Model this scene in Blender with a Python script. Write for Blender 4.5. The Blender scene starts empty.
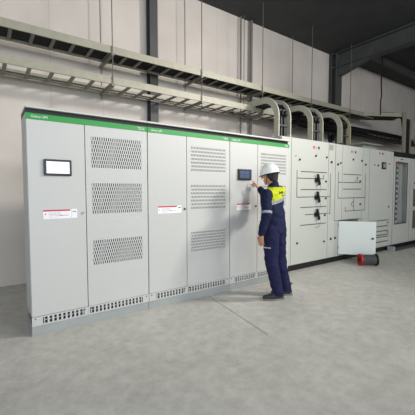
import bpy, bmesh, math, random
from mathutils import Vector, Matrix, noise
random.seed(7)
S = bpy.context.scene
COL = S.collection
PI = math.pi

# ------------------------------------------------------------------ camera
cam_d = bpy.data.cameras.new('camera'); cam = bpy.data.objects.new('camera', cam_d); COL.objects.link(cam)
yaw, pitch, roll = 0.6117, -0.054, -0.0012
fw = Vector((math.sin(yaw)*math.cos(pitch), math.cos(yaw)*math.cos(pitch), math.sin(pitch)))
rt = Vector((math.cos(yaw), -math.sin(yaw), 0)); up = rt.cross(fw)
r2 = math.cos(roll)*rt + math.sin(roll)*up; u2 = -math.sin(roll)*rt + math.cos(roll)*up
cam.matrix_world = Matrix(((r2.x, u2.x, -fw.x, -0.3162), (r2.y, u2.y, -fw.y, -3.3462), (r2.z, u2.z, -fw.z, 1.387), (0, 0, 0, 1)))
cam_d.sensor_width = 36; cam_d.lens = 315.732/415*36; cam_d.clip_end = 200
S.camera = cam

# ------------------------------------------------------------------ world and light
wd = bpy.data.worlds.new('world'); S.world = wd; wd.use_nodes = True
wd.node_tree.nodes['Background'].inputs[0].default_value = (0.80, 0.88, 1.0, 1)
wd.node_tree.nodes['Background'].inputs[1].default_value = 0.9

def area(name, loc, target, sx, sy, power, col=(1, 1, 1), spread=180):
    l = bpy.data.lights.new(name, 'AREA'); l.shape = 'RECTANGLE'; l.size = sx; l.size_y = sy
    l.energy = power; l.color = col; l.spread = math.radians(spread)
    o = bpy.data.objects.new(name, l); COL.objects.link(o); o.location = loc
    o.rotation_euler = (Vector(target)-Vector(loc)).to_track_quat('-Z', 'Y').to_euler()
    return o
area('skylight_key', (6.6, -3.7, 4.75), (0.6, 1.4, 1.9), 0.75, 0.6, 78, (1.0, 0.96, 0.91), 80)
area('doorway_daylight', (-1.8, -8.5, 2.4), (1.2, 0, 0.8), 5.5, 4.4, 320, (0.84, 0.93, 1.0))
area('high_front_fill', (4.6, -6.2, 3.75), (4.2, 1.2, 2.4), 4.5, 0.8, 120, (1.0, 0.97, 0.93), 130)  # added fill lamp, brightens the upper wall and right cabinets

S.view_settings.view_transform = 'Standard'; S.view_settings.look = 'None'
S.view_settings.gamma = 1; S.view_settings.use_curve_mapping = False
S.view_settings.exposure = 0.0

# ------------------------------------------------------------------ helpers
def srgb(r, g, b):
    f = lambda c: (c/255/12.92) if c/255 <= 0.04045 else ((c/255+0.055)/1.055)**2.4
    return (f(r), f(g), f(b), 1)

def mat(name, rgb, rough=0.5, metal=0.0, var=0.05, scale=6.0, bump=0.0, emit=0.0, spec=0.5):
    m = bpy.data.materials.new(name); m.use_nodes = True
    nt = m.node_tree; b = nt.nodes['Principled BSDF']
    c = srgb(*rgb)
    tc = nt.nodes.new('ShaderNodeTexCoord'); nz = nt.nodes.new('ShaderNodeTexNoise')
    nz.inputs['Scale'].default_value = scale; nz.inputs['Detail'].default_value = 4
    nt.links.new(tc.outputs['Object'], nz.inputs['Vector'])
    cr = nt.nodes.new('ShaderNodeValToRGB')
    cr.color_ramp.elements[0].position = 0.3; cr.color_ramp.elements[1].position = 0.7
    cr.color_ramp.elements[0].color = tuple(x*(1-var) for x in c[:3])+(1,)
    cr.color_ramp.elements[1].color = tuple(min(1, x*(1+var)) for x in c[:3])+(1,)
    nt.links.new(nz.outputs['Fac'], cr.inputs['Fac']); nt.links.new(cr.outputs['Color'], b.inputs['Base Color'])
    b.inputs['Roughness'].default_value = rough; b.inputs['Metallic'].default_value = metal
    b.inputs['Specular IOR Level'].default_value = spec
    if bump:
        bp = nt.nodes.new('ShaderNodeBump'); bp.inputs['Strength'].default_value = bump; bp.inputs['Distance'].default_value = 0.01
        nt.links.new(nz.outputs['Fac'], bp.inputs['Height']); nt.links.new(bp.outputs['Normal'], b.inputs['Normal'])
    if emit:
        nt.links.new(cr.outputs['Color'], b.inputs['Emission Color']); b.inputs['Emission Strength'].default_value = emit
    return m

M = dict(
    ups=mat('ups_panel_paint', (195, 195, 191), 0.45, var=0.012, scale=2),
    ups2=mat('ups_frame_paint', (196, 196, 190), 0.5, var=0.02),
    green=mat('green_band', (30, 146, 60), 0.45, var=0.02),
    grille_back=mat('grille_shade_dark', (70, 74, 82), 0.9),  # sheet behind the slots, inner shade put into its colour
    grille_back2=mat('grille_shade_pale', (118, 122, 128), 0.9),  # paler painted shade behind the slots of the other two cabinets
    slotdark=mat('plinth_slot_shade', (38, 48, 66), 0.9),  # shade inside the plinth slots, painted as a dark sheet
    plinth=mat('plinth_grey', (158, 162, 160), 0.6, var=0.05),
    black=mat('black_plastic', (22, 23, 26), 0.4),
    blackm=mat('black_metal', (16, 17, 19), 0.55),
    charcoal=mat('screen_bezel', (48, 50, 54), 0.35),
    cab=mat('switchgear_paint', (190, 192, 184), 0.42, var=0.015, scale=2),
    cab2=mat('switchgear_frame', (176, 178, 170), 0.45, var=0.02),
    flap=mat('open_flap_inner_face', (218, 224, 220), 0.45, var=0.01),
    line=mat('mimic_line_black', (34, 35, 36), 0.6),
    seam=mat('compartment_gap', (86, 88, 84), 0.8),
    tray=mat('tray_galvanised', (158, 155, 138), 0.5, metal=0.15, var=0.08, scale=12),
    rung=mat('tray_rung_metal', (122, 120, 110), 0.5, metal=0.2, var=0.08),
    riser=mat('riser_tray_cream', (198, 195, 176), 0.5, var=0.06, scale=10),
    riser_y=mat('riser_tray_yellowish', (190, 184, 148), 0.5, var=0.06, scale=10),
    cable=mat('black_cable_sheath', (14, 14, 16), 0.45),
    rod=mat('threaded_rod', (105, 103, 98), 0.5, metal=0.3),
    steel=mat('steel_dark_paint', (72, 73, 72), 0.6, var=0.12, scale=3),
    joint=mat('slab_joint', (128, 126, 120), 0.8),
    pipe=mat('conduit_grey', (116, 114, 110), 0.5),
    white=mat('sticker_white', (238, 238, 240), 0.6, var=0.01),
    red=mat('sticker_red', (205, 40, 62), 0.5),
    pink=mat('print_pink', (226, 178, 190), 0.6),
    printg=mat('print_grey', (150, 152, 158), 0.6),
    lock=mat('lock_dark', (58, 56, 54), 0.4, metal=0.3),
    chrome=mat('lock_chrome', (180, 180, 176), 0.3, metal=0.8),
    tag=mat('grey_tag', (150, 152, 148), 0.5),
    breaker=mat('breaker_dark', (48, 52, 54), 0.5),
    inner=mat('cabinet_inner', (176, 182, 176), 0.6),
    brown=mat('tinted_window', (98, 84, 74), 0.3),
    redlamp=mat('red_lamp', (215, 70, 66), 0.4),
    reel=mat('reel_red', (176, 20, 28), 0.4),
    hose=mat('reel_cable_grey', (84, 86, 86), 0.5, var=0.2, scale=30),
    skin=mat('skin', (196, 142, 112), 0.55, var=0.04),
    hair=mat('hair_black', (26, 22, 20), 0.7, var=0.3, scale=60, bump=0.4),
    hat=mat('hard_hat_white', (240, 240, 236), 0.3, var=0.01),
    navy=mat('navy_cloth', (30, 33, 62), 0.85, var=0.15, scale=14, bump=0.5, spec=0.2),
    navy2=mat('navy_trouser', (32, 34, 66), 0.85, var=0.15, scale=14, bump=0.5, spec=0.2),
    hivis=mat('hi_vis_yellow', (236, 246, 40), 0.7, var=0.03),
    refl=mat('reflective_tape', (196, 200, 206), 0.45, var=0.03),
    shoe=mat('shoe_dark', (50, 52, 54), 0.7, var=0.1),
    sole=mat('shoe_sole', (120, 122, 120), 0.7),
    eyew=mat('eye_white', (235, 232, 228), 0.3), lip=mat('lip', (168, 98, 88), 0.5),
)

def scr_mat(name, c1, c2, e):
    m = mat(name, c1, 0.25, emit=e, var=0.04, scale=25); return m
M['scr_w'] = scr_mat('screen_white_lit', (238, 236, 238), None, 0.55)
M['scr_b'] = scr_mat('screen_blue_lit', (52, 66, 92), None, 0.25)
M['scr_l'] = scr_mat('screen_pale_tile', (72, 88, 114), None, 0.25)
M['meter'] = mat('meter_screen', (150, 152, 146), 0.3)

def glass_mat():
    m = bpy.data.materials.new('window_glass'); m.use_nodes = True; nt = m.node_tree
    b = nt.nodes['Principled BSDF']; b.inputs['Base Color'].default_value = (0.75, 0.8, 0.78, 1)
    b.inputs['Roughness'].default_value = 0.05; b.inputs['Transmission Weight'].default_value = 0.0
    b.inputs['Alpha'].default_value = 0.07; b.inputs['Specular IOR Level'].default_value = 0.25
    return m
M['glass'] = glass_mat()

def floor_mat():
    m = bpy.data.materials.new('concrete_floor'); m.use_nodes = True; nt = m.node_tree; b = nt.nodes['Principled BSDF']
    tc = nt.nodes.new('ShaderNodeTexCoord')
    n1 = nt.nodes.new('ShaderNodeTexNoise'); n1.inputs['Scale'].default_value = 1.3; n1.inputs['Detail'].default_value = 8; n1.inputs['Roughness'].default_value = 0.65
    n2 = nt.nodes.new('ShaderNodeTexNoise'); n2.inputs['Scale'].default_value = 9; n2.inputs['Detail'].default_value = 8; n2.inputs['Roughness'].default_value = 0.7
    n3 = nt.nodes.new('ShaderNodeTexNoise'); n3.inputs['Scale'].default_value = 26; n3.inputs['Detail'].default_value = 3
    for n in (n1, n2, n3): nt.links.new(tc.outputs['Object'], n.inputs['Vector'])
    c1 = nt.nodes.new('ShaderNodeValToRGB'); c1.color_ramp.elements[0].position = 0.32; c1.color_ramp.elements[1].position = 0.68
    c1.color_ramp.elements[0].color = srgb(180, 178, 170); c1.color_ramp.elements[1].color = srgb(216, 214, 206)
    c2 = nt.nodes.new('ShaderNodeValToRGB'); c2.color_ramp.elements[0].position = 0.3; c2.color_ramp.elements[1].position = 0.7
    c2.color_ramp.elements[0].color = srgb(168, 166, 160); c2.color_ramp.elements[1].color = srgb(228, 226, 218)
    mx = nt.nodes.new('ShaderNodeMixRGB'); mx.inputs[0].default_value = 0.5
    nt.links.new(n1.outputs['Fac'], c1.inputs['Fac']); nt.links.new(n2.outputs['Fac'], c2.inputs['Fac'])
    nt.links.new(c1.outputs[0], mx.inputs[1]); nt.links.new(c2.outputs[0], mx.inputs[2])
    c3 = nt.nodes.new('ShaderNodeValToRGB'); c3.color_ramp.elements[0].position = 0.66; c3.color_ramp.elements[1].position = 0.74
    c3.color_ramp.elements[0].color = (0, 0, 0, 1); c3.color_ramp.elements[1].color = (0.55, 0.55, 0.55, 1)
    nt.links.new(n3.outputs['Fac'], c3.inputs['Fac'])
    m2 = nt.nodes.new('ShaderNodeMixRGB'); m2.inputs[2].default_value = srgb(222, 220, 214)
    nt.links.new(c3.outputs[0], m2.inputs[0]); nt.links.new(mx.outputs[0], m2.inputs[1]); nt.links.new(m2.outputs[0], b.inputs['Base Color'])
    b.inputs['Roughness'].default_value = 0.62
    bp = nt.nodes.new('ShaderNodeBump'); bp.inputs['Strength'].default_value = 0.25; bp.inputs['Distance'].default_value = 0.01
    nt.links.new(n2.outputs['Fac'], bp.inputs['Height']); nt.links.new(bp.outputs[0], b.inputs['Normal'])
    return m
def wall_mat():
    m = bpy.data.materials.new('painted_wall_panels'); m.use_nodes = True; nt = m.node_tree; b = nt.nodes['Principled BSDF']
    tc = nt.nodes.new('ShaderNodeTexCoord'); sp = nt.nodes.new('ShaderNodeSeparateXYZ'); nt.links.new(tc.outputs['Object'], sp.inputs[0])
    dv = nt.nodes.new('ShaderNodeMath'); dv.operation = 'MODULO'; dv.inputs[1].default_value = 0.79
    ad = nt.nodes.new('ShaderNodeMath'); ad.operation = 'ADD'; ad.inputs[1].default_value = 20.0
    nt.links.new(sp.outputs[0], ad.inputs[0]); nt.links.new(ad.outputs[0], dv.inputs[0])
    lt = nt.nodes.new('ShaderNodeMath'); lt.operation = 'LESS_THAN'; lt.inputs[1].default_value = 0.012; nt.links.new(dv.outputs[0], lt.inputs[0])
    n1 = nt.nodes.new('ShaderNodeTexNoise'); n1.inputs['Scale'].default_value = 1.6; n1.inputs['Detail'].default_value = 6; nt.links.new(tc.outputs['Object'], n1.inputs['Vector'])
    c1 = nt.nodes.new('ShaderNodeValToRGB'); c1.color_ramp.elements[0].position = 0.3; c1.color_ramp.elements[1].position = 0.7
    c1.color_ramp.elements[0].color = srgb(200, 191, 182); c1.color_ramp.elements[1].color = srgb(212, 203, 194)
    nt.links.new(n1.outputs['Fac'], c1.inputs['Fac'])
    mx = nt.nodes.new('ShaderNodeMixRGB'); mx.inputs[2].default_value = srgb(160, 154, 148)
    sc = nt.nodes.new('ShaderNodeMath'); sc.operation = 'MULTIPLY'; sc.inputs[1].default_value = 0.35; nt.links.new(lt.outputs[0], sc.inputs[0])
    nt.links.new(sc.outputs[0], mx.inputs[0]); nt.links.new(c1.outputs[0], mx.inputs[1]); nt.links.new(mx.outputs[0], b.inputs['Base Color'])
    b.inputs['Roughness'].default_value = 0.8
    return m
M['floor'] = floor_mat(); M['wall'] = wall_mat()
M['ceil'] = mat('dark_metal_deck', (58, 60, 60), 0.8, var=0.15, scale=2)

class MB:
    def __init__(s): s.bm = bmesh.new()
    def box(s, x0, x1, y0, y1, z0, z1):
        v = [s.bm.verts.new(p) for p in ((x0,y0,z0),(x1,y0,z0),(x1,y1,z0),(x0,y1,z0),(x0,y0,z1),(x1,y0,z1),(x1,y1,z1),(x0,y1,z1))]
        for f in ((0,3,2,1),(4,5,6,7),(0,1,5,4),(1,2,6,5),(2,3,7,6),(3,0,4,7)): s.bm.faces.new([v[i] for i in f])
        return s
    def hull(s, pts):
        vs = [s.bm.verts.new(p) for p in pts]
        r = bmesh.ops.convex_hull(s.bm, input=vs)
        bmesh.ops.delete(s.bm, geom=[v for v in vs if v.is_valid and not v.link_faces], context='VERTS')
        return s
    def tube(s, pts, r, n=8, close=True):
        pts = [Vector(p) for p in pts]; rings = []
        rr = r if isinstance(r, (list, tuple)) else [r]*len(pts)
        a = None
        for i, p in enumerate(pts):
            t = (pts[min(i+1, len(pts)-1)]-pts[max(i-1, 0)]).normalized()
            if a is None: a = t.orthogonal().normalized()
            a = (a - t*a.dot(t)).normalized(); b = t.cross(a)
            rings.append([s.bm.verts.new(p+rr[i]*(math.cos(2*PI*k/n)*a+math.sin(2*PI*k/n)*b)) for k in range(n)])
        for A, B in zip(rings, rings[1:]):
            for k in range(n): s.bm.faces.new((A[k], A[(k+1)%n], B[(k+1)%n], B[k]))
        if close: s.bm.faces.new(rings[0][::-1]); s.bm.faces.new(rings[-1])
        return s
    def cyl(s, p0, p1, r, n=16): return s.tube([p0, p1], r, n)
    def strip(s, path, w, x0, x1):
        """flat rail following a path in the y-z plane, thickness x0..x1, radial depth w"""
        rings = []
        for i, (y, z) in enumerate(path):
            a = path[max(i-1, 0)]; b = path[min(i+1, len(path)-1)]
            t = Vector((b[0]-a[0], b[1]-a[1])).normalized(); n = Vector((-t.y, t.x))
            rings.append([s.bm.verts.new((x, y+n.x*k, z+n.y*k)) for x, k in ((x0, -w/2), (x1, -w/2), (x1, w/2), (x0, w/2))])
        for A, B in zip(rings, rings[1:]):
            for k in range(4): s.bm.faces.new((A[k], A[(k+1)%4], B[(k+1)%4], B[k]))
        s.bm.faces.new(rings[0][::-1]); s.bm.faces.new(rings[-1]); return s
    def build(s, name, m, parent=None, bevel=0.0, smooth=False):
        bmesh.ops.recalc_face_normals(s.bm, faces=s.bm.faces)
        me = bpy.data.meshes.new(name); s.bm.to_mesh(me); s.bm.free()
        me.materials.append(m)
        if smooth: me.polygons.foreach_set('use_smooth', [True]*len(me.polygons))
        o = bpy.data.objects.new(name, me); COL.objects.link(o)
        if parent is not None:
            o.parent = parent; o.matrix_parent_inverse = parent.matrix_world.inverted() if parent.type == 'MESH' else Matrix.Translation(-parent.location)
        if bevel:
            b = o.modifiers.new('bevel', 'BEVEL'); b.width = bevel; b.segments = 2; b.limit_method = 'ANGLE'
        return o
def box(name, m, parent, *a, bevel=0.0): return MB().box(*a).build(name, m, parent, bevel)
def tag(o, label, cat, group=None, kind=None):
    if label: o['label'] = label
    if cat: o['category'] = cat
    if group: o['group'] = group
    if kind: o['kind'] = kind
    return o
def thing(name, loc, label, cat, group=None):
    o = bpy.data.objects.new(name, None); o.empty_display_size = 0.1; COL.objects.link(o); o.location = loc
    return tag(o, label, cat, group)
def text(name, s, size, loc, m, parent, rz=0.0, align='LEFT'):
    """lettering lying in a plane facing -y"""
    c = bpy.data.curves.new(name, 'FONT'); c.body = s; c.size = size; c.extrude = 0.0006; c.align_x = align; c.space_line = 0.8
    t = bpy.data.objects.new(name+'_tmp', c); COL.objects.link(t)
    dg = bpy.context.evaluated_depsgraph_get(); me = bpy.data.meshes.new_from_object(t.evaluated_get(dg))
    me.transform(Matrix.Translation(loc) @ Matrix.Rotation(rz, 4, 'Z') @ Matrix.Rotation(PI/2, 4, 'X'))
    bpy.data.objects.remove(t); me.materials.clear(); me.materials.append(m)
    o = bpy.data.objects.new(name, me); COL.objects.link(o)
    o.parent = parent; o.matrix_parent_inverse = Matrix.Translation(-parent.location) if parent.type == 'EMPTY' else Matrix.Identity(4)
    return o

# ------------------------------------------------------------------ the room
def struct(name, m, *a):
    o = MB().box(*a).build(name, m); o['kind'] = 'structure'; return o
struct('floor', M['floor'], -9, 17, -16, 2.045, -0.12, 0)
struct('wall_back', M['wall'], -9, 17, 2.045, 2.25, 0, 5.14)
struct('wall_right', M['wall'], 17, 17.2, -16, 2.25, 0, 5.14)
struct('ceiling', M['ceil'], -9, 17.2, -16, 2.25, 5.14, 5.26)

# sawn joints in the slab
for n_, (a_, b_) in enumerate((((2.04, -0.0), (1.86, -1.25)),)):
    d_ = Vector((b_[0]-a_[0], b_[1]-a_[1])).normalized(); w_ = Vector((-d_.y, d_.x))*0.004
    tj = MB().hull([(q[0]+w_.x*s_, q[1]+w_.y*s_, z_) for q in (a_, b_) for s_ in (-1, 1) for z_ in (0.0002, 0.0012)]).build('trim_%d' % (n_+1), M['joint'])
    tj['kind'] = 'structure'
def column(xc, w, y0, label):
    c = thing('steel_column', (xc, 1.85, 0), label, 'column')
    mb = MB(); y1 = 2.04
    mb.box(xc-w/2, xc+w/2, y0, y0+0.016, 0, 5.13); mb.box(xc-w/2, xc+w/2, y1-0.016, y1, 0, 5.13); mb.box(xc-0.012, xc+0.012, y0+0.016, y1-0.016, 0, 5.13)
    mb.build('column_shaft', M['steel'], c)
    box('base_plate', M['steel'], c, xc-w/2-0.04, xc+w/2+0.04, y0-0.04, y1, 0, 0.02)
    return c
column(2.205, 0.15, 1.89, 'slim dark grey steel column on the back wall behind the green-banded cabinets')
big = column(7.72, 0.28, 1.82, 'broad dark grey steel column on the back wall above the switchgear, carrying a rafter')
MB().hull([(7.64,1.82,4.95),(7.8,1.82,4.95),(7.64,1.82,4.5),(7.8,1.82,4.5),(7.64,0.9,4.95),(7.8,0.9,4.95),(7.64,0.9,4.72),(7.8,0.9,4.72)]).build('haunch', M['steel'], big)
def rafter(x, label):
    t = thing('ceiling_beam', (x, -6, 4.75), label, 'beam', None)
    box('flange', M['steel'], t, x-0.14, x+0.14, -15.5, 2.04, 4.72, 4.75); box('flange', M['steel'], t, x-0.14, x+0.14, -15.5, 2.04, 5.09, 5.12)
    box('web', M['steel'], t, x-0.015, x+0.015, -15.5, 2.04, 4.75, 5.09)
rafter(7.72, 'dark steel roof beam running out from the broad column toward the viewer')
for i, (y, lab) in enumerate(((1.3, 'dark roof purlin closest to the back wall'), (0.1, 'dark roof purlin second out from the back wall'), (-1.3, 'dark roof purlin third out from the back wall'))):
    for seg, (xa, xb) in enumerate(((7.7, 16.9),)):
        tag(MB().box(xa, xb, y-0.05, y+0.05, 4.97, 5.13).build('roof_purlin', M['steel']), lab+', right of the broad column', 'beam', 'roof purlins under the deck')
for x, r, lab in ((4.60, 0.033, 'thicker grey conduit running up the back wall near the first cable riser'), (4.30, 0.016, 'thin grey conduit running up the back wall left of the thicker one')):
    c = thing('wall_conduit', (x, 1.97, 0), lab, 'pipe')
    MB().cyl((x, 1.97, 0.0), (x, 1.97, 5.12), r, 12).build('pipe', M['pipe'], c, smooth=False)
    for z in (1.2, 2.4, 3.7): box('clamp', M['rod'], c, x-r-0.02, x+r+0.02, 1.94, 2.045, z, z+0.03)

# ------------------------------------------------------------------ UPS row (green-banded cabinets)
def slotted(mb, x0, x1, z0, z1, nx, nz, y0, y1, fx=0.5, fz=0.3):
    """plate with staggered upright slots: real openings between bars"""
    pz = (z1-z0)/nz; px = (x1-x0)/nx
    for j in range(nz+1):
        zc = z0+j*pz; mb.box(x0, x1, y0, y1, zc-pz*fz/2, zc+pz*fz/2)
    for j in range(nz):
        off = 0.5*px*(j % 2)
        for i in range(nx+1):
            xc = x0+off+i*px; a = max(x0, xc-px*fx/2); b = min(x1, xc+px*fx/2)
            if b > a+0.0005: mb.box(a, b, y0, y1, z0+j*pz+pz*fz/2, z0+(j+1)*pz-pz*fz/2)
UD = 0.42
ups_info = [('leftmost tall white cabinet with green top band and lit white touchscreen on its door', ),
            ('middle tall white cabinet with green top band and no screen on its door', ),
            ('third tall white cabinet with green top band and blue touchscreen, beside the worker', )]
for k in range(3):
    X = 1.2*k
    u = thing('ups_cabinet', (X+0.6, 0.2, 0), ups_info[k][0], 'cabinet', 'green-banded cabinets in a row')
    x0, x1 = X+0.003, X+1.197
    mb = MB(); mb.box(x0, x1, 0.03, UD, 0.185, 2.105); mb.build('body', M['ups2'], u)
    mb = MB(); mb.box(x0, x1, 0.03, UD, 2.105, 2.148); mb.build('roof_gap', M['blackm'], u)
    box('roof', M['ups'], u, x0-0.002, x1+0.002, -0.012, UD, 2.148, 2.168, bevel=0.003)
    box('plinth', M['plinth'], u, x0, x1, 0.012, UD, 0, 0.0945)
    # green band with lettering
    g = box('green_band', M['green'], u, X+0.004, X+1.196, 0.0, 0.03, 2.0484, 2.1025)
    g['label'] = 'green band along the top'
    text('band_lettering', 'Galaxy UPS', 0.030, (X+0.045, -0.001, 2.065), M['white'], g)
    text('band_lettering', 'Schneider\nElectric', 0.021, (X+1.165, -0.001, 2.079), M['white'], g, align='RIGHT')
    # doors
    d = box('door', M['ups'], u, X+0.005, X+0.5155, 0.0, 0.03, 0.187, 2.0465, bevel=0.003)
    lk = MB().cyl((X+0.485, 0.001, 1.16), (X+0.485, -0.010, 1.16), 0.013).build('lock', M['chrome'] if k == 0 else M['lock'], d)
    a, b = X+0.5225, X+1.194
    gx0, gx1 = X+0.578, X+1.125
    zs = [(0.61, 0.87), (1.145, 1.465), (1.62, 1.94)]
    mb = MB(); mb.box(a, gx0, 0, 0.03, 0.187, 2.0465); mb.box(gx1, b, 0, 0.03, 0.187, 2.0465)
    zz = [0.187]+[z for p in zs for z in p]+[2.0465]
    for i in range(0, len(zz), 2): mb.box(gx0, gx1, 0, 0.03, zz[i], zz[i+1])
    vd = mb.build('vented_door', M['ups'], u)
    for (z0, z1) in zs:
        mb = MB(); slotted(mb, gx0, gx1, z0, z1, 24, (8 if z0 > 0.7 else 7) if k == 0 else 7, 0.001, 0.006, fx=0.55 if k else 0.58, fz=0.42 if k else 0.12)
        mb.build('vent_grille', M['ups'], vd)
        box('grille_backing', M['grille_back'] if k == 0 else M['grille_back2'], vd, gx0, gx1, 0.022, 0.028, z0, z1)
    # warning sticker
    if True:
        sx0, sx1 = X+0.125, X+(0.375 if k == 0 else 0.385)
        st = box('warning_sticker', M['white'], d, sx0, sx1, -0.0012, 0, 1.115, 1.20); st['label'] = 'white sticker with a red top strip'
        box('sticker_red_strip', M['red'], d, sx0, sx1-0.01, -0.002, -0.0012, 1.187, 1.2015)
        mb = MB()
        for j, z in enumerate((1.17, 1.156, 1.142)): mb.box(sx0+0.045, sx1-0.10+0.01*j, -0.0018, -0.0012, z, z+0.0035)
        mb.build('sticker_print', M['printg'], d)
        mb = MB(); mb.box(sx0+0.05, sx1-0.12, -0.0018, -0.0012, 1.125, 1.1285); mb.box(sx1-0.11, sx1-0.02, -0.0018, -0.0012, 1.140, 1.150); mb.build('sticker_pink_print', M['pink'], d)
        box('sticker_mark', M['red'], d, sx0+0.014, sx0+0.024, -0.0018, -0.0012, 1.155, 1.168)
        if k < 2:
            q = box('small_sticker', M['white'], d, sx1+0.004, sx1+0.055, -0.0012, 0, 1.115, 1.205)
            mb = MB(); mb.box(sx1+0.012, sx1+0.046, -0.0018, -0.0012, 1.172, 1.184); mb.build('small_sticker_print', M['printg'], d)
            if k == 1:
                box('small_sticker_print', M['charcoal'], d, sx1+0.012, sx1+0.042, -0.0018, -0.0012, 1.178, 1.186)
    # touchscreens
    if k in (0, 2):
        bx0, bx1 = X+0.137, X+0.385
        bz = MB().box(bx0, bx1, -0.022, 0, 1.53, 1.685).build('touchscreen', M['charcoal'] if k == 0 else M['black'], d, bevel=0.008)
        sc = box('display', M['scr_w'] if k == 0 else M['scr_b'], bz, bx0+0.024, bx1-0.022, -0.0235, -0.0215, 1.552, 1.664)
        if k == 0:
            mb = MB()
            for r_, w_ in ((1.64, 0.05), (1.622, 0.03), (1.59, 0.09), (1.575, 0.07)): mb.box(X+0.26-w_/2, X+0.26+w_/2, -0.0242, -0.0236, r_, r_+0.004)
            mb.build('display_print', M['pink'], bz)
        else:
            mb = MB()
            for (p, q_) in ((0.03, 1.612), (0.115, 1.612), (0.03, 1.562), (0.115, 1.562)): mb.box(bx0+p, bx0+p+0.075, -0.0242, -0.0236, q_, q_+0.042)
            mb.build('display_tiles', M['scr_l'], bz)
    # louvred plinth panels under each door
    for (p0, p1, s0, n) in ((X+0.003, X+0.5155, X+0.105, 9), (X+0.5175, X+1.197, X+0.545, 14)):
        z0, z1 = 0.0955, 0.1835; h0, h1 = 0.109, 0.171; w = 0.0405 if n == 9 else 0.0405
        mb = MB(); mb.box(p0, s0, 0, 0.014, z0, z1); mb.box(s0+n*w, p1, 0, 0.014, z0, z1)
        mb.box(s0, s0+n*w, 0, 0.014, z0, h0); mb.box(s0, s0+n*w, 0, 0.014, h1, z1)
        for i in range(n+1):
            mb.box(s0+i*w-0.009, s0+i*w+0.009, 0, 0.014, h0, h1)
        for i in range(n): mb.hull([(s0+i*w+0.004, 0.004, h0+0.026), (s0+(i+1)*w-0.004, 0.004, h0+0.036), (s0+i*w+0.004, 0.004, h0+0.031), (s0+(i+1)*w-0.004, 0.004, h0+0.041),
                                    (s0+i*w+0.004, 0.010, h0+0.026), (s0+(i+1)*w-0.004, 0.010, h0+0.036), (s0+i*w+0.004, 0.010, h0+0.031), (s0+(i+1)*w-0.004, 0.010, h0+0.041)])
        vp = mb.build('plinth_vent_panel', M['ups'], u)
        box('vent_shade_sheet', M['slotdark'], vp, p0, p1, 0.024, 0.029, z0, z1)
        for sx in (p0+0.03, p1-0.03):
            MB().cyl((sx, 0.0, 0.165), (sx, -0.004, 0.165), 0.006, 8).build('screw', M['lock'], vp)

# ------------------------------------------------------------------ switchgear row
FY = 0.20; BY = 1.15
def cab_shell(name, x0, x1, label, top=2.27, z0=0.105):
    c = thing(name, ((x0+x1)/2, 0.6, 0), label, 'cabinet', 'grey switchgear cabinets')
    box('plinth', M['blackm'], c, x0+0.002, x1-0.002, FY+0.02, BY, 0.0, z0)
    return c
def knob(parent, x, z, r=0.016, m='lock', y=None):
    y = FY-0.02 if y is None else y
    return MB().cyl((x, y+0.001, z), (x, y-0.016, z), r, 12).build('lock', M[m], parent)
def eye(parent, x, y, z):
    pts = [(x+0.028*math.cos(a), y, z+0.045+0.028*math.sin(a)) for a in [2*PI*i/14 for i in range(15)]]
    mb = MB(); mb.tube(pts, 0.007, 6); mb.cyl((x, y, z), (x, y, z+0.02), 0.012, 8); return mb.build('lifting_eye', M['chrome'], parent)
DY = FY-0.02   # door face

# cabinet A
A = cab_shell('switchgear_cabinet', 3.62, 5.12, 'grey switchgear cabinet right of the worker, with black rotary handles on its wiring diagram')
box('body', M['cab2'], A, 3.62, 5.117, FY, BY, 0.105, 2.27)
dA = box('door', M['cab'], A, 3.87, 4.895, DY, FY, 0.115, 2.262, bevel=0.004)
side = box('cable_compartment_door', M['cab'], A, 4.905, 5.112, DY, FY, 0.115, 2.262, bevel=0.004)
box('hinge_strip', M['cab'], A, 3.63, 3.86, DY, FY, 0.115, 2.262, bevel=0.003)
def lines(parent, segs, w=0.012):
    for (xa, za, xb, zb) in segs:
        if abs(xa-xb) > abs(za-zb): mb = MB().box(min(xa, xb), max(xa, xb), DY-0.002, DY, za-w/2, za+w/2)
        else: mb = MB().box(xa-w/2, xa+w/2, DY-0.002, DY, min(za, zb), max(za, zb))
        mb.build('mimic_line', M['line'], parent)
def slot(parent, xa, xb, z, m='seam'):
    MB().box(xa, xb, DY-0.0015, DY, z-0.008, z+0.008).build('compartment_seam', M[m], parent)
lines(dA, [(4.01, 1.73, 4.01, 1.27), (4.01, 1.595, 4.75, 1.595), (4.75, 1.59, 4.75, 1.67), (4.01, 1.27, 4.888, 1.27), (4.24, 0.96, 4.888, 0.96)])
lines(side, [(4.965, 1.70, 4.965, 0.95), (4.912, 1.27, 4.97, 1.27), (4.912, 0.955, 4.97, 0.955)])
for z in (1.71, 1.40, 1.09, 0.78): slot(dA, 4.11, 4.85, z)
def rotary(parent, x, z):
    h = MB().cyl((x, DY, z), (x, DY-0.03, z), 0.042, 20).build('rotary_handle', M['black'], parent)
    MB().hull([(x-0.025, DY-0.03, z+0.10), (x+0.0, DY-0.03, z+0.11), (x+0.07, DY-0.03, z-0.08), (x+0.03, DY-0.03, z-0.10),
               (x-0.015, DY-0.065, z+0.09), (x+0.0, DY-0.065, z+0.10), (x+0.06, DY-0.065, z-0.07), (x+0.04, DY-0.065, z-0.09)]).build('lever', M['black'], h)
    MB().tube([(x+0.05, DY-0.06, z-0.09), (x+0.085, DY-0.05, z-0.17), (x+0.05, DY-0.03, z-0.24), (x-0.02, DY-0.02, z-0.22)], 0.005, 6).build('tag_chain', M['tag'], h)
    return h
for z in (1.57, 1.26, 0.95): rotary(dA, 4.53, z)
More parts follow.
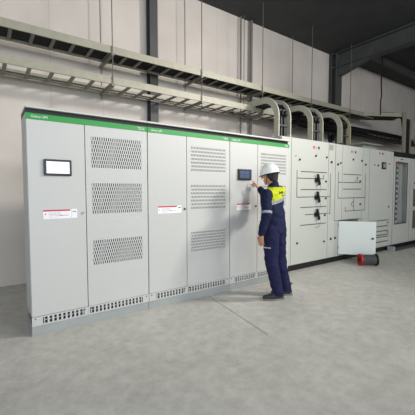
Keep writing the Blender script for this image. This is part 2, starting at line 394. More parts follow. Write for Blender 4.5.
for x, z in ((3.97, 1.97), (4.07, 1.91), (4.51, 2.0), (4.83, 1.99), (4.82, 1.55), (4.82, 1.24), (4.80, 0.93), (4.79, 0.44), (4.03, 0.48)): knob(dA, x, z, 0.018 if z < 1.95 or x > 4.4 else 0.010, 'lock' if x > 4 else 'tag')
for x, z in ((4.98, 1.91), (5.0, 0.47)): knob(side, x, z, 0.022)
def marks(parent, x, z, dark=True):
    p = MB().box(x-0.11, x+0.13, DY-0.0012, DY, z-0.035, z+0.05).build('maker_plate', M['cab'], parent)
    MB().box(x-0.085, x-0.035, DY-0.003, DY-0.001, z-0.02, z+0.025).build('red_mark', M['redlamp'], p)
    MB().cyl((x+0.075, DY, z), (x+0.075, DY-0.004, z), 0.024, 12).build('dark_mark', M['black'], p)
    mb = MB(); mb.box(x-0.015, x+0.03, DY-0.003, DY-0.001, z-0.012, z-0.004); mb.box(x-0.01, x+0.035, DY-0.003, DY-0.001, z+0.006, z+0.014); mb.build('grey_mark', M['printg'], p)
marks(dA, 4.52, 2.145)
box('grey_plate', M['tag'], side, 4.90+0.01, 5.04, DY-0.002, DY, 2.13, 2.235)
for x, y in ((3.95, 0.32), (5.0, 0.30), (3.75, 0.5)): eye(A, x, y, 2.27)

# cabinet B with the open lower flap
B = cab_shell('switchgear_cabinet', 5.12, 6.35, 'grey switchgear cabinet second from the worker, its square lower flap swung open')
mb = MB(); mb.box(5.122, 6.348, FY+0.02, BY, 0.80, 2.27); mb.box(5.122, 6.348, 0.7, BY, 0.105, 0.80); mb.box(5.122, 5.27, FY, 0.7, 0.105, 0.80); mb.box(5.99, 6.348, FY, 0.7, 0.105, 0.80)
mb.box(5.27, 5.99, FY, 0.7, 0.105, 0.14); mb.build('body', M['cab2'], B)
box('side_strip', M['cab'], B, 5.127, 5.345, DY, FY+0.02, 0.81, 2.262, bevel=0.003)
dB = box('door', M['cab'], B, 5.355, 6.075, DY, FY+0.02, 0.81, 2.262, bevel=0.003)
sB = box('cable_compartment_door', M['cab'], B, 6.085, 6.343, DY, FY+0.02, 0.115, 2.262, bevel=0.003)
lines(B, [(5.215, 1.74, 5.215, 1.235), (5.215, 1.54, 5.345, 1.54), (5.215, 1.235, 5.345, 1.235)])
lines(dB, [(5.36, 1.54, 6.01, 1.54), (5.36, 1.235, 6.07, 1.235), (5.47, 1.06, 5.47, 0.98), (5.47, 0.975, 6.07, 0.975), (5.765, 1.23, 5.765, 0.98)])
lines(sB, [(6.19, 1.73, 6.19, 0.97), (6.09, 1.235, 6.19, 1.235), (6.09, 0.975, 6.19, 0.975)])
MB().tube([(5.765, DY-0.002, 1.17), (5.66, DY-0.002, 1.11), (5.765, DY-0.002, 1.05)], 0.006, 6).build('breaker_symbol', M['line'], dB)
MB().tube([(5.83, DY-0.002, 1.62), (5.90, DY-0.002, 1.66), (5.88, DY-0.002, 1.58), (5.80, DY-0.002, 1.57)], 0.006, 6).build('breaker_symbol', M['line'], dB)
for z in (1.70, 1.41): slot(dB, 5.38, 6.03, z)
for x, z in ((5.71, 2.0), (6.03, 1.99), (5.98, 1.57), (6.0, 1.10)): knob(dB, x, z, 0.020)
knob(B, 5.19, 1.88, 0.022); knob(B, 5.28, 1.91, 0.018)
knob(sB, 6.18, 1.92, 0.022); MB().cyl((5.17, FY, 0.47), (5.17, FY-0.02, 0.47), 0.02, 10).build('lock', M['lock'], B)
marks(dB, 5.72, 2.15)
eye(B, 5.25, 0.32, 2.27); eye(B, 5.16, 0.5, 2.27); box('lifting_lug', M['lock'], B, 5.42, 5.56, 0.25, 0.4, 2.27, 2.31)
# the flap, hinged on the left edge of its opening
hx, hy = 5.275, FY-0.005; dirv = Vector((0.42, -0.52, 0)).normalized(); nv = Vector((-dirv.y, dirv.x, 0))
Wf = 0.665; P0 = Vector((hx, hy, 0))
def fl(a, t, z): return tuple(P0+dirv*a+nv*t+Vector((0, 0, z)))
mb = MB(); mb.hull([fl(a, t, z) for a in (0.0, Wf) for t in (0, 0.022) for z in (0.145, 0.79)])
fp = mb.build('open_flap', M['flap'], B, bevel=0.004); fp['label'] = 'square white flap standing open with a dark lock'
MB().tube([fl(Wf-0.055, -0.001, 0.47), fl(Wf-0.055, -0.02, 0.47)], 0.02, 12).build('lock', M['lock'], fp)
for z in (0.25, 0.68): MB().cyl((hx, hy, z), (hx, hy, z+0.06), 0.012, 10).build('hinge', M['chrome'], fp)

# cabinet D with meter and drawers
D = cab_shell('switchgear_cabinet', 6.35, 7.40, 'grey switchgear cabinet with a small square meter above a stack of shallow drawers')
box('body', M['cab2'], D, 6.352, 7.398, FY, BY, 0.105, 2.27)
dD = box('door', M['cab'], D, 6.36, 7.27, DY, FY, 0.725, 2.262, bevel=0.003)
box('frame_strip', M['cab'], D, 7.28, 7.393, DY, FY, 0.115, 2.262, bevel=0.003)
zs = [0.715, 0.585, 0.475, 0.39, 0.345, 0.235, 0.12]
for i in range(6):
    dr = box('drawer', M['cab'], D, 6.36, 7.27, DY, FY, zs[i+1]+0.007, zs[i]-0.002, bevel=0.002)
    MB().box(6.70, 7.20, DY-0.004, DY, zs[i]-0.013, zs[i]-0.002).build('grip_slot', M['line'], dr)
    if i in (0, 2): knob(dr, 7.19, (zs[i]+zs[i+1])/2, 0.014)
mt = MB().box(6.85, 7.02, DY-0.02, DY, 1.855, 2.005).build('meter', M['black'], dD, bevel=0.004)
box('meter_display', M['meter'], mt, 6.885, 6.985, DY-0.022, DY-0.019, 1.885, 1.975)
knob(dD, 6.69, 1.925, 0.020); knob(dD, 6.54, 1.93, 0.012); knob(dD, 7.20, 1.01, 0.018); knob(dD, 7.18, 1.98, 0.016, 'redlamp')
marks(dD, 6.81, 2.19)
lid = thing('roof_cowl', (6.9, 0.7, 2.27), 'pale flat cowl raised on the roof of the metered switchgear cabinet', 'cowl')
MB().hull([(6.38,0.3,2.39),(7.2,0.3,2.39),(6.38,0.9,2.39),(7.2,0.9,2.39),(6.45,0.36,2.43),(7.13,0.36,2.43),(6.45,0.84,2.43),(7.13,0.84,2.43)]).build('cover', M['cab'], lid, bevel=0.004)
box('upstand', M['tag'], lid, 6.5, 7.08, 0.42, 0.8, 2.271, 2.39)

# cabinet E with the glass door
E = cab_shell('glass_door_cabinet', 7.42, 8.26, 'grey switchgear cabinet with a tall glass door showing rows of breakers', 2.17)
mb = MB(); mb.box(7.422, 7.46, FY, BY, 0.105, 2.17); mb.box(8.22, 8.258, FY, BY, 0.105, 2.17); mb.box(7.46, 8.22, 0.6, BY, 0.105, 2.17); mb.box(7.46, 8.22, FY, 0.6, 0.105, 0.14); mb.box(7.46, 8.22, FY, 0.6, 2.13, 2.17)
mb.build('body', M['cab2'], E)
box('black_header', M['blackm'], E, 7.422, 8.258, FY+0.01, BY, 2.17, 2.29)
gx0, gx1, gz0, gz1 = 7.52, 8.09, 0.60, 2.03
mb = MB(); mb.box(7.43, gx0, DY, FY, 0.115, 2.16); mb.box(gx1, 8.25, DY, FY, 0.115, 2.16); mb.box(gx0, gx1, DY, FY, 0.115, gz0); mb.box(gx0, gx1, DY, FY, gz1, 2.16)
gd = mb.build('glass_door', M['cab'], E)
mb = MB(); mb.box(gx0-0.02, gx0+0.005, DY-0.008, DY, gz0-0.02, gz1+0.02); mb.box(gx1-0.005, gx1+0.02, DY-0.008, DY, gz0-0.02, gz1+0.02); mb.box(gx0, gx1, DY-0.008, DY, gz0-0.02, gz0+0.005); mb.box(gx0, gx1, DY-0.008, DY, gz1-0.005, gz1+0.02)
mb.build('gasket', M['steel'], gd)
box('pane', M['glass'], gd, gx0, gx1, DY+0.006, DY+0.010, gz0, gz1)
box('mounting_plate', M['inner'], E, 7.47, 8.21, 0.32, 0.34, 0.3, 2.1)
box('wiring_duct', M['tag'], E, 7.93, 8.03, 0.27, 0.32, 0.5, 2.05)
for i in range(11):
    z = 0.66+i*0.122
    br = MB().box(7.56, 7.80, 0.25, 0.32, z, z+0.07).build('breaker', M['breaker'], E, bevel=0.003)
    MB().box(7.68, 7.73, 0.22, 0.25, z+0.02, z+0.055).build('toggle', M['black'], br)
    MB().tube([(7.60, 0.27, z+0.068), (7.63, 0.26, z+0.095), (7.69, 0.26, z+0.10), (7.76, 0.27, z+0.068)], 0.008, 6).build('lead', M['cable'], br)
MB().cyl((7.55, DY-0.008, 1.985), (7.55, DY-0.02, 1.985), 0.02, 10).build('red_lamp', M['redlamp'], gd)
MB().box(7.58, 7.75, DY-0.0022, DY-0.001, 2.045, 2.065).build('red_mark', M['redlamp'], gd)
box('black_latch', M['black'], gd, 7.74, 7.86, DY-0.006, DY, 2.105, 2.125)
# cabinet F with tinted windows
F = cab_shell('switchgear_cabinet', 8.28, 9.2, 'grey switchgear cabinet with brownish tinted windows at the far right end', 2.17)
box('body', M['cab2'], F, 8.282, 9.198, FY, BY, 0.105, 2.17)
box('black_header', M['blackm'], F, 8.282, 9.198, FY+0.01, BY, 2.17, 2.29)
dF = box('door', M['cab'], F, 8.29, 9.19, DY, FY, 0.115, 2.16, bevel=0.003)
box('tinted_window', M['brown'], dF, 8.46, 9.05, DY-0.004, DY, 0.98, 1.42); box('tinted_window', M['brown'], dF, 8.46, 9.05, DY-0.004, DY, 0.42, 0.88)
knob(dF, 8.52, 1.56, 0.022, 'black')
# low floor duct in front of the last cabinets, with a foot
ch = thing('floor_duct', (8.2, 0.1, 0), 'low grey floor duct along the foot of the far right cabinets', 'duct')
box('cover', M['steel'], ch, 7.29, 9.5, 0.02, 0.17, 0, 0.035, bevel=0.003)
box('end_post', M['plinth'], ch, 7.19, 7.28, 0.04, 0.17, 0, 0.10)

# cable reel half under the flap
rl = thing('cable_reel', (5.49, -0.38, 0), 'red and black cable reel lying on the floor under the open flap', 'reel')
ax = Vector((0.80, -0.60, 0)); c0 = Vector((5.28, -0.24, 0.110)); R_ = 0.109
MB().tube([c0, c0+ax*0.03], R_, 28).build('red_flange', M['reel'], rl)
MB().tube([c0+ax*0.29, c0+ax*0.31], R_, 28).build('black_flange', M['black'], rl)
MB().tube([c0+ax*0.03, c0+ax*0.29], 0.06, 20).build('drum', M['black'], rl)
pts = []
for i in range(12*16):
    t = i/16; a = 2*PI*t; perp = Vector((-ax.y, ax.x, 0))
    pts.append(c0+ax*(0.045+0.235*(t/12))+perp*math.cos(a)*0.086+Vector((0, 0, 1))*math.sin(a)*0.086)
MB().tube(pts, 0.0095, 6).build('wound_cable', M['hose'], rl)
MB().tube([c0+ax*-0.005, c0], 0.04, 16).build('hub', M['black'], rl)
tag(MB().tube([(3.25, -0.28, 0.005), (3.32, -0.30, 0.005), (3.39, -0.27, 0.005), (3.36, -0.23, 0.005), (3.29, -0.24, 0.005)], 0.005, 6).build('wire_offcut', M['cable']), 'short loop of dark wire lying on the floor right of the worker', 'wire')

# ------------------------------------------------------------------ cable trays
def ladder(name, x0, x1, yn, yf, zb, h, pitch, label, off=0.0):
    t = thing(name, ((x0+x1)/2, (yn+yf)/2, zb), label, 'cable tray')
    box('side_rail', M['tray'], t, x0, x1, yn, yn+0.022, zb, zb+h); box('side_rail', M['tray'], t, x0, x1, yf-0.022, yf, zb, zb+h)
    x = x0+0.1+off
    while x < x1:
        box('rung', M['rung'], t, x-0.022, x+0.022, yn+0.022, yf-0.022, zb+0.004, zb+0.026); x += pitch
    return t
ladder('cable_tray', -2.6, 8.7, 1.35, 1.77, 3.40, 0.105, 0.25, 'upper grey ladder cable tray full of black cables, hanging nearest the ceiling')
ladder('cable_tray', -2.6, 11.5, 1.35, 1.87, 2.96, 0.105, 0.27, 'lower grey ladder cable tray, nearly empty, below the packed one')
for i in range(9):
    y = 1.397+i*0.0412; pts = []
    for j in range(24):
        x = -2.6+j*11.2/23
        pts.append((x, y+0.004*math.sin(j*1.3+i), 3.448+0.004*math.sin(j*0.9+2*i)))
    o = MB().tube(pts, 0.021, 8).build('power_cable', M['cable'])
    tag(o, 'thick black power cable lying lengthwise in the upper cable tray', 'cable', 'black cables in the upper tray')
tag(MB().tube([(-2.6, 1.80, 3.0)]+[(x/2, 1.79+0.01*math.sin(x*1.7), 2.999) for x in range(-4, 17)], 0.011, 6).build('thin_cable', M['steel']), 'thin grey cable running alone along the lower cable tray', 'cable')
for i in range(6):
    y = 1.44+i*0.07
    o = MB().tube([(4.3+0.97*(i//2)+0.1*(i % 2), y, 3.012)]+[(x, y+0.01*math.sin(x*2+i), 3.012) for x in (5, 6, 7, 8, 8.6) if x > 4.5+0.97*(i//2)], 0.024, 8).build('power_cable', M['cable'])
    tag(o, 'black power cable in the lower cable tray right of the first riser', 'cable', 'black cables in the lower tray')
hl = ['far left of the picture', 'above the leftmost cabinet', 'above the middle cabinet', 'beside the first riser', 'past the second riser', 'beside the broad dark column']
for i, x in enumerate((-0.28, 1.27, 2.85, 4.33, 5.9, 7.49)):
    h = thing('tray_hanger', (x, 1.6, 2.9), 'pair of threaded rods with cross bars holding both cable trays, '+hl[i], 'hanger', 'threaded rod tray hangers')
    for y in (1.335, 1.90): MB().cyl((x, y, 2.86), (x, y, 5.13), 0.0075, 8).build('threaded_rod', M['rod'], h)
    for z in (2.918, 3.358):
        box('cross_bar', M['rung'], h, x-0.02, x+0.02, 1.31, 1.93, z, z+0.04)
for i, (y, z, r) in enumerate(((1.30, 3.035, 0.032), (1.295, 2.968, 0.034), (1.36, 2.91, 0.035), (1.44, 2.905, 0.035), (1.54, 2.91, 0.035))):  # bundle added to darken the tray and wall behind the risers
    pts = [(x, y+0.008*math.sin(x*2+i), z+0.01*math.sin(x*1.4+i*2)) for x in [4.75+0.25*i+j*0.55 for j in range(12)]]
    tag(MB().tube(pts, r, 8).build('power_cable', M['cable']), 'added black cable darkening the lower tray right of the first riser', 'cable', 'added black cables darkening the lower tray')
# bent riser ladders from the switchgear roofs to the lower tray
rlab = ['curved cable riser nearest the green-banded cabinets', 'middle one of the three curved cable risers', 'rightmost curved cable riser with a yellowish side rail']
for k, (xa, xb) in enumerate(((4.12, 4.44), (5.10, 5.44), (6.13, 6.46))):
    t = thing('cable_riser', ((xa+xb)/2, 0.75, 2.27), rlab[k]+', arching onto the tray', 'cable riser', 'curved cable risers')
    path = [(0.75, 2.272)]+[(0.75+0.36*(1-math.cos(a)), 2.75+0.36*math.sin(a)) for a in [PI/2*i/12 for i in range(13)]]+[(1.62, 3.115)]
    MB().strip(path, 0.115, xa-0.012, xa+0.012).build('side_rail', M['riser'], t)
    MB().strip(path, 0.115, xb-0.012, xb+0.012).build('side_rail', M['riser'] if k < 2 else M['riser_y'], t)
    for (y, z) in [(0.75, 2.36), (0.75, 2.6), path[4], path[8], path[12], (1.35, 3.11)]:
        MB().box(xa+0.012, xb-0.012, y-0.015, y+0.015, z-0.015, z+0.015).build('rung', M['steel'], t)
    box('foot_flange', M['chrome'], t, xa-0.03, xb+0.03, 0.66, 0.70, 2.271, 2.33)
    for i in range(3):
        x = xa+0.065+i*(xb-xa-0.13)/2
        o = MB().tube([(x, y+0.045 if z < 2.8 else y, z-0.045*min(1, max(0, (z-2.5)/0.6))) for (y, z) in path], 0.036, 8).build('power_cable', M['cable'])
        tag(o, 'black power cable bending over inside the '+['first', 'second', 'third'][k]+' curved riser', 'cable', 'black cables in riser '+['one', 'two', 'three'][k])
# branch tray and vertical drop at the right end
bt = thing('branch_tray', (8.9, 1.1, 3.4), 'grey branch tray at the right end turning off the upper tray and dropping straight down', 'cable tray')
pA, pB = (8.2, 1.345), (9.25, 0.80)
def slab(x0, y0, x1, y1, w, z0, z1):
    d = Vector((x1-x0, y1-y0)).normalized(); n = Vector((-d.y, d.x))*w
    return MB().hull([(x0+n.x*s, y0+n.y*s, z) for s in (0, 1) for z in (z0, z1)]+[(x1+n.x*s, y1+n.y*s, z) for s in (0, 1) for z in (z0, z1)])
slab(*pA, *pB, 0.02, 3.42, 3.52).build('side_rail', M['tray'], bt)
slab(pA[0]+0.3, pA[1]+0.42, pB[0]+0.3, pB[1]+0.36, 0.02, 3.42, 3.52).build('side_rail', M['tray'], bt)
slab(pA[0]+0.02, pA[1]+0.02, pB[0], pB[1]+0.03, 0.42, 3.42, 3.43).build('tray_bed', M['blackm'], bt)
MB().box(9.18, 9.33, 0.76, 0.80, 2.3, 3.54).build('drop_rail', M['tray'], bt)
MB().box(9.66, 9.70, 0.78, 0.82, 2.3, 3.4).build('drop_rail', M['tray'], bt)
MB().box(9.33, 9.66, 0.81, 0.84, 2.3, 3.4).build('drop_backing', M['blackm'], bt)
for i in range(4):
    x = 8.2+i*0.28; y = 1.62-i*0.13
    pass
tag(MB().tube([(8.55, 1.28, 3.47), (8.8, 1.18, 3.54), (9.15, 1.02, 3.54), (9.42, 0.92, 3.42), (9.48, 0.87, 2.9), (9.48, 0.87, 2.31)], 0.03, 8).build('power_cable', M['cable']), 'black power cable looping over the branch tray and down its drop', 'cable')
pts = [(8.28+0.012*math.sin(i*2.1), 0.95+0.01*math.cos(i), 5.12-i*0.125) for i in range(15)]
tag(MB().tube(pts, 0.016, 6).build('hanging_cable', M['cable']), 'loose black cable hanging straight down from the roof right of the broad column', 'cable')

# ------------------------------------------------------------------ the worker
def V(*a): return Vector(a)
_ico = bmesh.new(); bmesh.ops.create_icosphere(_ico, subdivisions=3, radius=1); ICO = [v.co.copy() for v in _ico.verts]; _ico.free()
def hullmesh(specs):
    """one closed blob: hull of ellipsoids (centre, (rx,ry,rz), frame matrix)"""
    mb = MB(); pts = []
    for c, r, fr in specs:
        for p in ICO: pts.append(Vector(c)+fr @ Vector((p.x*r[0], p.y*r[1], p.z*r[2])))
    mb.hull(pts); me = bpy.data.meshes.new('t'); mb.bm.to_mesh(me); mb.bm.free(); return me
I3 = Matrix.Identity(3)
def cap(p0, r0, p1, r1): return hullmesh([(p0, (r0,)*3, I3), (p1, (r1,)*3, I3)])
def fuse(name, meshes, m, parent, voxel, smooth=4, fold=0.0, seed=0, cut=None):
    bm = bmesh.new()
    for me in meshes: bm.from_mesh(me); bpy.data.meshes.remove(me)
    me = bpy.data.meshes.new(name); bm.to_mesh(me); bm.free()
    o = bpy.data.objects.new(name, me); COL.objects.link(o)
    r = o.modifiers.new('r', 'REMESH'); r.mode = 'VOXEL'; r.voxel_size = voxel; r.use_smooth_shade = True
    s = o.modifiers.new('s', 'SMOOTH'); s.iterations = smooth; s.factor = 0.5
    dg = bpy.context.evaluated_depsgraph_get(); me2 = bpy.data.meshes.new_from_object(o.evaluated_get(dg))
    bpy.data.objects.remove(o); bpy.data.meshes.remove(me)
    if fold:
        for v in me2.vertices:
            q = v.co; n = noise.noise(Vector((q.x*9+seed, q.y*9, q.z*16)))+0.5*noise.noise(Vector((q.x*22, q.y*22+seed, q.z*34)))
            v.co = q+v.normal*(fold*n)
    if cut:
        bm = bmesh.new(); bm.from_mesh(me2)
        bmesh.ops.delete(bm, geom=[f for f in bm.faces if cut(f.calc_center_median())], context='FACES'); bm.to_mesh(me2); bm.free()
    me2.name = name; me2.materials.clear(); me2.materials.append(m)
    me2.polygons.foreach_set('use_smooth', [True]*len(me2.polygons))
    o = bpy.data.objects.new(name, me2); COL.objects.link(o); o.parent = parent
    if parent.type == 'EMPTY': o.matrix_parent_inverse = Matrix.Translation(-parent.location)
    return o
def patch(name, src, m, pred, off=0.003):
    """a piece of cloth lying on src where pred holds"""
    bm = bmesh.new(); bm.from_mesh(src.data); bm.normal_update()
    bmesh.ops.delete(bm, geom=[f for f in bm.faces if not pred(f.calc_center_median(), f.normal)], context='FACES')
    ns = [(v, v.normal.copy()) for v in bm.verts]
    for v, n in ns: v.co += n*off
    r = bmesh.ops.extrude_face_region(bm, geom=list(bm.faces))
    for e in r['geom']:
        if isinstance(e, bmesh.types.BMVert): pass
    me = bpy.data.meshes.new(name); bm.to_mesh(me); bm.free(); me.materials.append(m)
    me.polygons.foreach_set('use_smooth', [True]*len(me.polygons))
    o = bpy.data.objects.new(name, me); COL.objects.link(o); o.parent = src; return o

W = thing('person', (2.72, -0.56, 0), 'person in navy workwear with yellow shoulders and white hard hat touching the blue screen', 'person')
F = V(-0.24, 0.97, 0).normalized(); L = V(-F.y, F.x, 0)           # torso facing, its left
fr = Matrix((( -L.x, F.x, 0), (-L.y, F.y, 0), (0, 0, 1)))           # local x = right, y = forward
neck = V(2.725, -0.485, 1.415)
shL = V(2.545, -0.545, 1.325); shR = V(2.895, -0.445, 1.375)
elL = V(2.475, -0.62, 1.085); wrL = V(2.425, -0.585, 0.865)
elR = V(2.93, -0.265, 1.215); wrR = V(2.838, -0.135, 1.402)
pel = V(2.715, -0.535, 0.93)
hipL, hipR = V(2.62, -0.565, 0.88), V(2.80, -0.515, 0.88)
knL, knR = V(2.585, -0.60, 0.475), V(2.85, -0.50, 0.47)
anL, anR = V(2.685, -0.625, 0.10), V(2.905, -0.565, 0.10)
tL = V(-0.88, 0.47, 0).normalized(); tR = V(-0.8, 0.6, 0).normalized()
hc = V(2.728, -0.425, 1.575); Hf = V(-0.52, 0.85, -0.10).normalized(); Hr = Hf.cross(V(0, 0, 1)).normalized(); Hu = Hr.cross(Hf)
hf = Matrix(((Hr.x, Hf.x, Hu.x), (Hr.y, Hf.y, Hu.y), (Hr.z, Hf.z, Hu.z)))
def H(x, y, z): return hc+hf @ V(x, y, z)

# bare body: one continuous figure
b = []
b.append(hullmesh([(neck+V(0, 0, -0.09), (0.15, 0.085, 0.06), fr), (pel+V(0, 0, 0.18), (0.125, 0.085, 0.08), fr)]))
b.append(hullmesh([(pel+V(0, 0, 0.18), (0.125, 0.085, 0.08), fr), (pel, (0.14, 0.095, 0.08), fr)]))
b.append(cap(neck+V(0, 0, -0.06), 0.062, H(0, -0.022, -0.06), 0.055))
for s, e, w, sg in ((shL, elL, wrL, 1), (shR, elR, wrR, -1)):
    b += [cap(neck+V(0, 0, -0.05), 0.06, s, 0.052), cap(s, 0.05, e, 0.038), cap(e, 0.038, w, 0.026)]
for h, k, a in ((hipL, knL, anL), (hipR, knR, anR)):
    b += [cap(h, 0.085, k, 0.055), cap(k, 0.053, a, 0.038)]
for a, t in ((anL, tL), (anR, tR)): b.append(cap(a+V(0, 0, -0.04), 0.035, a+t*0.13+V(0, 0, -0.065), 0.026))
# head: skull, face, jaw, nose, brow, cheeks, lips, ears
b.append(hullmesh([(H(0, -0.012, 0.03), (0.073, 0.092, 0.082), hf), (H(0, 0.032, 0.0), (0.060, 0.055, 0.062), hf)]))
b.append(hullmesh([(H(0, 0.030, -0.03), (0.055, 0.055, 0.05), hf), (H(0, 0.058, -0.092), (0.026, 0.022, 0.020), hf), (H(0, -0.01, -0.065), (0.050, 0.03, 0.03), hf)]))
b.append(hullmesh([(H(0, 0.084, 0.018), (0.009, 0.010, 0.010), hf), (H(0, 0.108, -0.022), (0.014, 0.012, 0.010), hf)]))
b.append(hullmesh([(H(-0.03, 0.078, 0.03), (0.018, 0.010, 0.007), hf), (H(0.03, 0.078, 0.03), (0.018, 0.010, 0.007), hf)]))
for s in (-1, 1):
    b.append(hullmesh([(H(0.034*s, 0.064, -0.02), (0.018, 0.015, 0.018), hf)]))
    b.append(hullmesh([(H(0.074*s, -0.008, 0.008), (0.007, 0.016, 0.022), hf), (H(0.072*s, 0.002, -0.018), (0.006, 0.009, 0.012), hf)]))
b.append(hullmesh([(H(-0.014, 0.084, -0.054), (0.012, 0.008, 0.006), hf), (H(0.014, 0.084, -0.054), (0.012, 0.008, 0.006), hf)]))
def hand(wr, d, side, palmn, curls, spread=0.0):
    """wr wrist, d finger direction, side = towards the thumb, palmn = palm normal (fingers curl that way)"""
    d = d.normalized(); side = (side-d*side.dot(d)).normalized(); palmn = (palmn-d*palmn.dot(d)-side*palmn.dot(side)).normalized()
    fm = Matrix(((side.x, d.x, palmn.x), (side.y, d.y, palmn.y), (side.z, d.z, palmn.z)))
    out = [hullmesh([(wr, (0.026, 0.02, 0.020), fm), (wr+d*0.03, (0.034, 0.022, 0.016), fm), (wr+d*0.082, (0.040, 0.012, 0.013), fm)])]
    for i, (ln, cu) in enumerate(zip((0.074, 0.080, 0.075, 0.060), curls)):
        off = side*(0.031-0.0205*i)
        p = wr+d*(0.085-0.004*abs(i-1))+off; ang = cu*0.35; rr = 0.0092 if i < 3 else 0.0082
        for seg, fr_ in enumerate((0.45, 0.30, 0.25)):
            dd = d*math.cos(ang)+palmn*math.sin(ang)+side*spread*(1.5-i)
            q = p+dd.normalized()*ln*fr_; out.append(cap(p, rr, q, rr*0.92)); p = q; rr *= 0.92; ang += cu
    p = wr+d*0.028+side*0.026+palmn*0.004
    q = p+(d*0.55+side*0.75+palmn*0.35).normalized()*0.042; out.append(cap(p, 0.014, q, 0.0115))
    r = q+(d*0.85+side*0.25+palmn*0.4).normalized()*0.030; out.append(cap(q, 0.0112, r, 0.0095))
    s = r+(d*0.9+palmn*0.35).normalized()*0.022; out.append(cap(r, 0.0095, s, 0.008)); return out
b += hand(wrL+V(0.0, 0.0, -0.02), V(0.06, 0.16, -1), F+V(0.1, 0, 0), -L, (0.35, 0.42, 0.5, 0.55))
fd = (V(2.79, -0.012, 1.52)-wrR)
b += hand(wrR+fd.normalized()*0.0, fd+V(0.0, 0, 0.004), V(-0.6, -0.3, 0.5), V(-0.35, 0.1, -0.8), (0.02, 0.75, 0.95, 1.05))
body = fuse('body', b, M['skin'], W, 0.0045, 3)
for s in (-1, 1):
    e = MB(); bmesh.ops.create_uvsphere(e.bm, u_segments=12, v_segments=8, radius=0.0115, matrix=Matrix.Translation(H(0.03*s, 0.077, 0.010)))
    ey = e.build('eye', M['eyew'], W, smooth=True)
    e = MB(); bmesh.ops.create_uvsphere(e.bm, u_segments=10, v_segments=6, radius=0.0062, matrix=Matrix.Translation(H(0.029*s, 0.0845, 0.009))); e.build('iris', M['hair'], ey, smooth=True)
    MB().tube([H(0.014*s, 0.091, 0.032), H(0.03*s, 0.090, 0.037), H(0.046*s, 0.080, 0.033)], 0.0035, 6).build('eyebrow', M['hair'], W)
MB().tube([H(-0.02, 0.088, -0.054), H(0, 0.0945, -0.053), H(0.02, 0.088, -0.054)], 0.004, 6).build('lips', M['lip'], W)
# hair at the back and sides below the helmet
hr = [hullmesh([(H(0, -0.030, 0.035), (0.083, 0.086, 0.065), hf), (H(0, -0.045, -0.068), (0.068, 0.052, 0.035), hf)]),
      hullmesh([(H(-0.066, 0.006, 0.03), (0.016, 0.030, 0.03), hf), (H(-0.070, -0.012, -0.018), (0.012, 0.022, 0.026), hf)]),
      hullmesh([(H(0.066, 0.006, 0.03), (0.016, 0.030, 0.03), hf), (H(0.070, -0.012, -0.018), (0.012, 0.022, 0.026), hf)])]
fuse('hair', hr, M['hair'], W, 0.005, 2)
# hard hat: shell of revolution with brim, peak, ridge
bm = bmesh.new(); NR = 14; NA = 40; rings = []
ht = hf @ Matrix.Rotation(-0.10, 3, 'X')
hatc = hc+Hu*0.042
def hp(x, y, z): return hatc+ht @ V(x, y, z)
for i in range(NR+1):
    a = PI/2*i/NR; ring = []
    for k in range(NA):
        p = 2*PI*k/NA; rx, ry, rz = 0.108, 0.124, 0.124
        rid = 0.006*math.exp(-((math.cos(p)*math.cos(PI/2-a+1e-6)*1.0)/0.12)**2)*(1 if i else 0)
        ring.append(bm.verts.new(hp(rx*math.cos(p)*math.sin(a), ry*math.sin(p)*math.sin(a), rz*math.cos(a)+rid)))
    rings.append(ring)
brim = []
for (ext, dz) in ((0.004, -0.008), (0.008, -0.013), (0.007, -0.017), (-0.006, -0.012)):
    ring = []
    for k in range(NA):
        p = 2*PI*k/NA; pk = max(0, math.sin(p))**3; e = ext+(0.020*pk if ext > 0.006 else 0.012*pk if ext > 0 else 0)
        ring.append(bm.verts.new(hp((0.108+e*(1-pk*0.2))*math.cos(p), (0.124+e)*math.sin(p), dz-0.012*pk*(1 if ext > 0.006 else 0.3))))
    brim.append(ring)
allr = rings+brim
for A_, B_ in zip(allr, allr[1:]):
    for k in range(NA): bm.faces.new((A_[k], A_[(k+1)%NA], B_[(k+1)%NA], B_[k]))
bmesh.ops.remove_doubles(bm, verts=bm.verts, dist=1e-5)
x = MB(); x.bm.free(); x.bm = bm; hatm = x.build('hard_hat', M['hat'], W, smooth=True)
sd = hatm.modifiers.new('thick', 'SOLIDIFY'); sd.thickness = 0.003
MB().tube([hp(0.104*math.cos(p), 0.126*math.sin(p), -0.020) for p in [2*PI*k/24 for k in range(25)]], 0.008, 6).build('headband', M['black'], hatm)
MB().tube([H(0.070, 0.02, 0.02), H(0.066, 0.03, -0.03), H(0.04, 0.045, -0.085), H(0, 0.05, -0.108), H(-0.04, 0.045, -0.085), H(-0.066, 0.03, -0.03), H(-0.070, 0.02, 0.02)], 0.0035, 6).build('chin_strap', M['black'], hatm)
# jacket
j = [hullmesh([(neck+V(0, 0, -0.085), (0.185, 0.115, 0.07), fr), (neck+V(0, 0, -0.22), (0.180, 0.125, 0.07), fr)]),
     hullmesh([(neck+V(0, 0, -0.22), (0.180, 0.125, 0.07), fr), (pel+V(0, 0, 0.14), (0.150, 0.120, 0.05), fr)]),
     hullmesh([(pel+V(0, 0, 0.14), (0.150, 0.120, 0.05), fr), (pel+V(0, -0.01, -0.07), (0.165, 0.135, 0.05), fr)]),
     hullmesh([(neck+V(0, 0, -0.02), (0.085, 0.080, 0.035), fr), (neck+V(0, 0, -0.09), (0.15, 0.10, 0.04), fr)]),
     hullmesh([(neck+V(0, -0.005, 0.0), (0.072, 0.074, 0.03), fr), (neck+V(0, 0.0, 0.045)-F*0.010, (0.068, 0.072, 0.014), fr), (neck+V(0, 0, 0.078)-F*0.045, (0.050, 0.026, 0.010), fr)])]
for s, e, w in ((shL, elL, wrL), (shR, elR, wrR)):
    j += [cap(neck+V(0, 0, -0.09), 0.085, s, 0.078), cap(s, 0.076, e, 0.062), cap(e, 0.062, w, 0.047)]
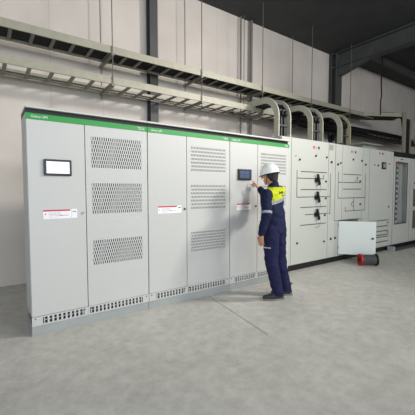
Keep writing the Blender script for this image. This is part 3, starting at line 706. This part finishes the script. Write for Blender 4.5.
jk = fuse('jacket', j, M['navy'], W, 0.008, 3, fold=0.010)
def back(c): return (c-neck).dot(F)
def lat(c): return (c-neck).dot(L)
def tz(c): return c.z+0.28*lat(c)
def yoke(c, n):
    a = lat(c)
    return 1.285 < tz(c) and c.z < 1.43 and -back(c) > -0.045 and -0.27 < a < 0.165 and not (tz(c) < 1.33 and -back(c) < 0.0)
yk = patch('yellow_yoke', jk, M['hivis'], yoke, 0.004); yk['label'] = 'bright yellow yoke across the shoulders'
tp = patch('reflective_band', jk, M['refl'], lambda c, n: 1.243 < tz(c) <= 1.287 and back(c) < 0.0 and -0.2 < lat(c) < 0.165, 0.004); tp['label'] = 'silver reflective band under the yoke'
axL = (elL-shL).normalized()
patch('sleeve_band', jk, M['refl'], lambda c, n: 0.215 < (c-shL).dot(axL) < 0.25 and (c-(shL+axL*0.23)).length < 0.10, 0.004)
axR = (wrR-elR).normalized()
# lettering across the yoke
t_m = Matrix.Rotation(math.atan2(-L.y, -L.x), 4, 'Z')
bk = neck-F*0.145
text('yoke_lettering', 'SAFETY', 0.001, (0, 0, -5), M['black'], W) if False else None
mb = MB()
for i, (u0, z0, u1, z1) in enumerate(((-0.07, 0, -0.045, 0.022), (-0.045, 0.022, -0.02, 0), (-0.01, 0.0, 0.005, 0.024), (0.01, 0.022, 0.03, 0.006), (0.03, 0.006, 0.05, 0.026), (-0.03, -0.016, 0.02, -0.014))):
    def on(u, z):
        p = neck-L*(u+0.035)-F*0.3+V(0, 0, z*1.1-0.075); hit, loc, nn, _ = jk.ray_cast(jk.matrix_world.inverted() @ p if False else p, F)
        return (loc+nn*0.009) if hit else p+F*0.15
    mb.tube([on(u0, z0), on((u0+u1)/2, (z0+z1)/2), on(u1, z1)], 0.0048, 6)
lt = mb.build('back_emblem', M['black'], jk); lt['label'] = 'small dark emblem on the yellow yoke'
# trousers
def leg_parts(h, k, a): return [cap(h, 0.105, k, 0.082), cap(k+V(0, 0, 0.02), 0.082, a.lerp(k, 0.35), 0.074), cap(a.lerp(k, 0.35), 0.074, a+V(0, 0, -0.005), 0.070)]
tr = leg_parts(hipL, knL, anL)+leg_parts(hipR, knR, anR)+[hullmesh([(pel+V(0, 0, 0.02), (0.145, 0.115, 0.05), fr), (pel+V(0, 0, -0.06), (0.165, 0.125, 0.06), fr)])]
tr.append(hullmesh([(hipL.lerp(knL, 0.55)+L*0.065+V(0, 0, 0.04), (0.03, 0.06, 0.03), fr), (hipL.lerp(knL, 0.55)+L*0.065+V(0, 0, -0.11), (0.03, 0.06, 0.02), fr)]))
ts = fuse('trousers', tr, M['navy2'], W, 0.008, 3, fold=0.011, seed=4, cut=lambda c: c.z < 0.055)
mb = MB()
for i in range(5):
    p = hipL.lerp(knL, 0.5)+L*0.3+F*(0.055-0.022*i); hit, loc, nn, _ = ts.ray_cast(p, -L)
    if hit: mb.hull([tuple(loc+nn*t_+F*a_+V(0, 0, b_)) for t_ in (0.001, 0.004) for a_ in (-0.008, 0.008) for b_ in (-0.007, 0.009)])
mb.build('pocket_print', M['refl'], ts)
for a, t in ((anL, tL), (anR, tR)):
    n = V(-t.y, t.x, 0); sfr = Matrix(((n.x, t.x, 0), (n.y, t.y, 0), (0, 0, 1))); g = V(a.x, a.y, 0)
    sh = [hullmesh([(g+V(0, 0, 0.055)-t*0.045, (0.036, 0.038, 0.035), sfr), (g+V(0, 0, 0.05)+t*0.07, (0.044, 0.05, 0.030), sfr), (g+V(0, 0, 0.085)-t*0.0, (0.036, 0.05, 0.03), sfr)]),
          hullmesh([(g+V(0, 0, 0.048)+t*0.06, (0.046, 0.05, 0.030), sfr), (g+V(0, 0, 0.038)+t*0.155, (0.040, 0.045, 0.026), sfr)])]
    so = fuse('shoe', sh, M['shoe'], W, 0.006, 2, cut=lambda c: c.z < 0.012)
    hullp = []
    for (yy, ww) in ((-0.085, 0.02), (-0.07, 0.034), (0.0, 0.036), (0.09, 0.046), (0.16, 0.040), (0.195, 0.018)):
        for s in (-1, 1):
            for z in (0.0, 0.022): hullp.append(tuple(g+t*yy+n*ww*s+V(0, 0, z)))
    MB().hull(hullp).build('sole', M['sole'], so, bevel=0.003)
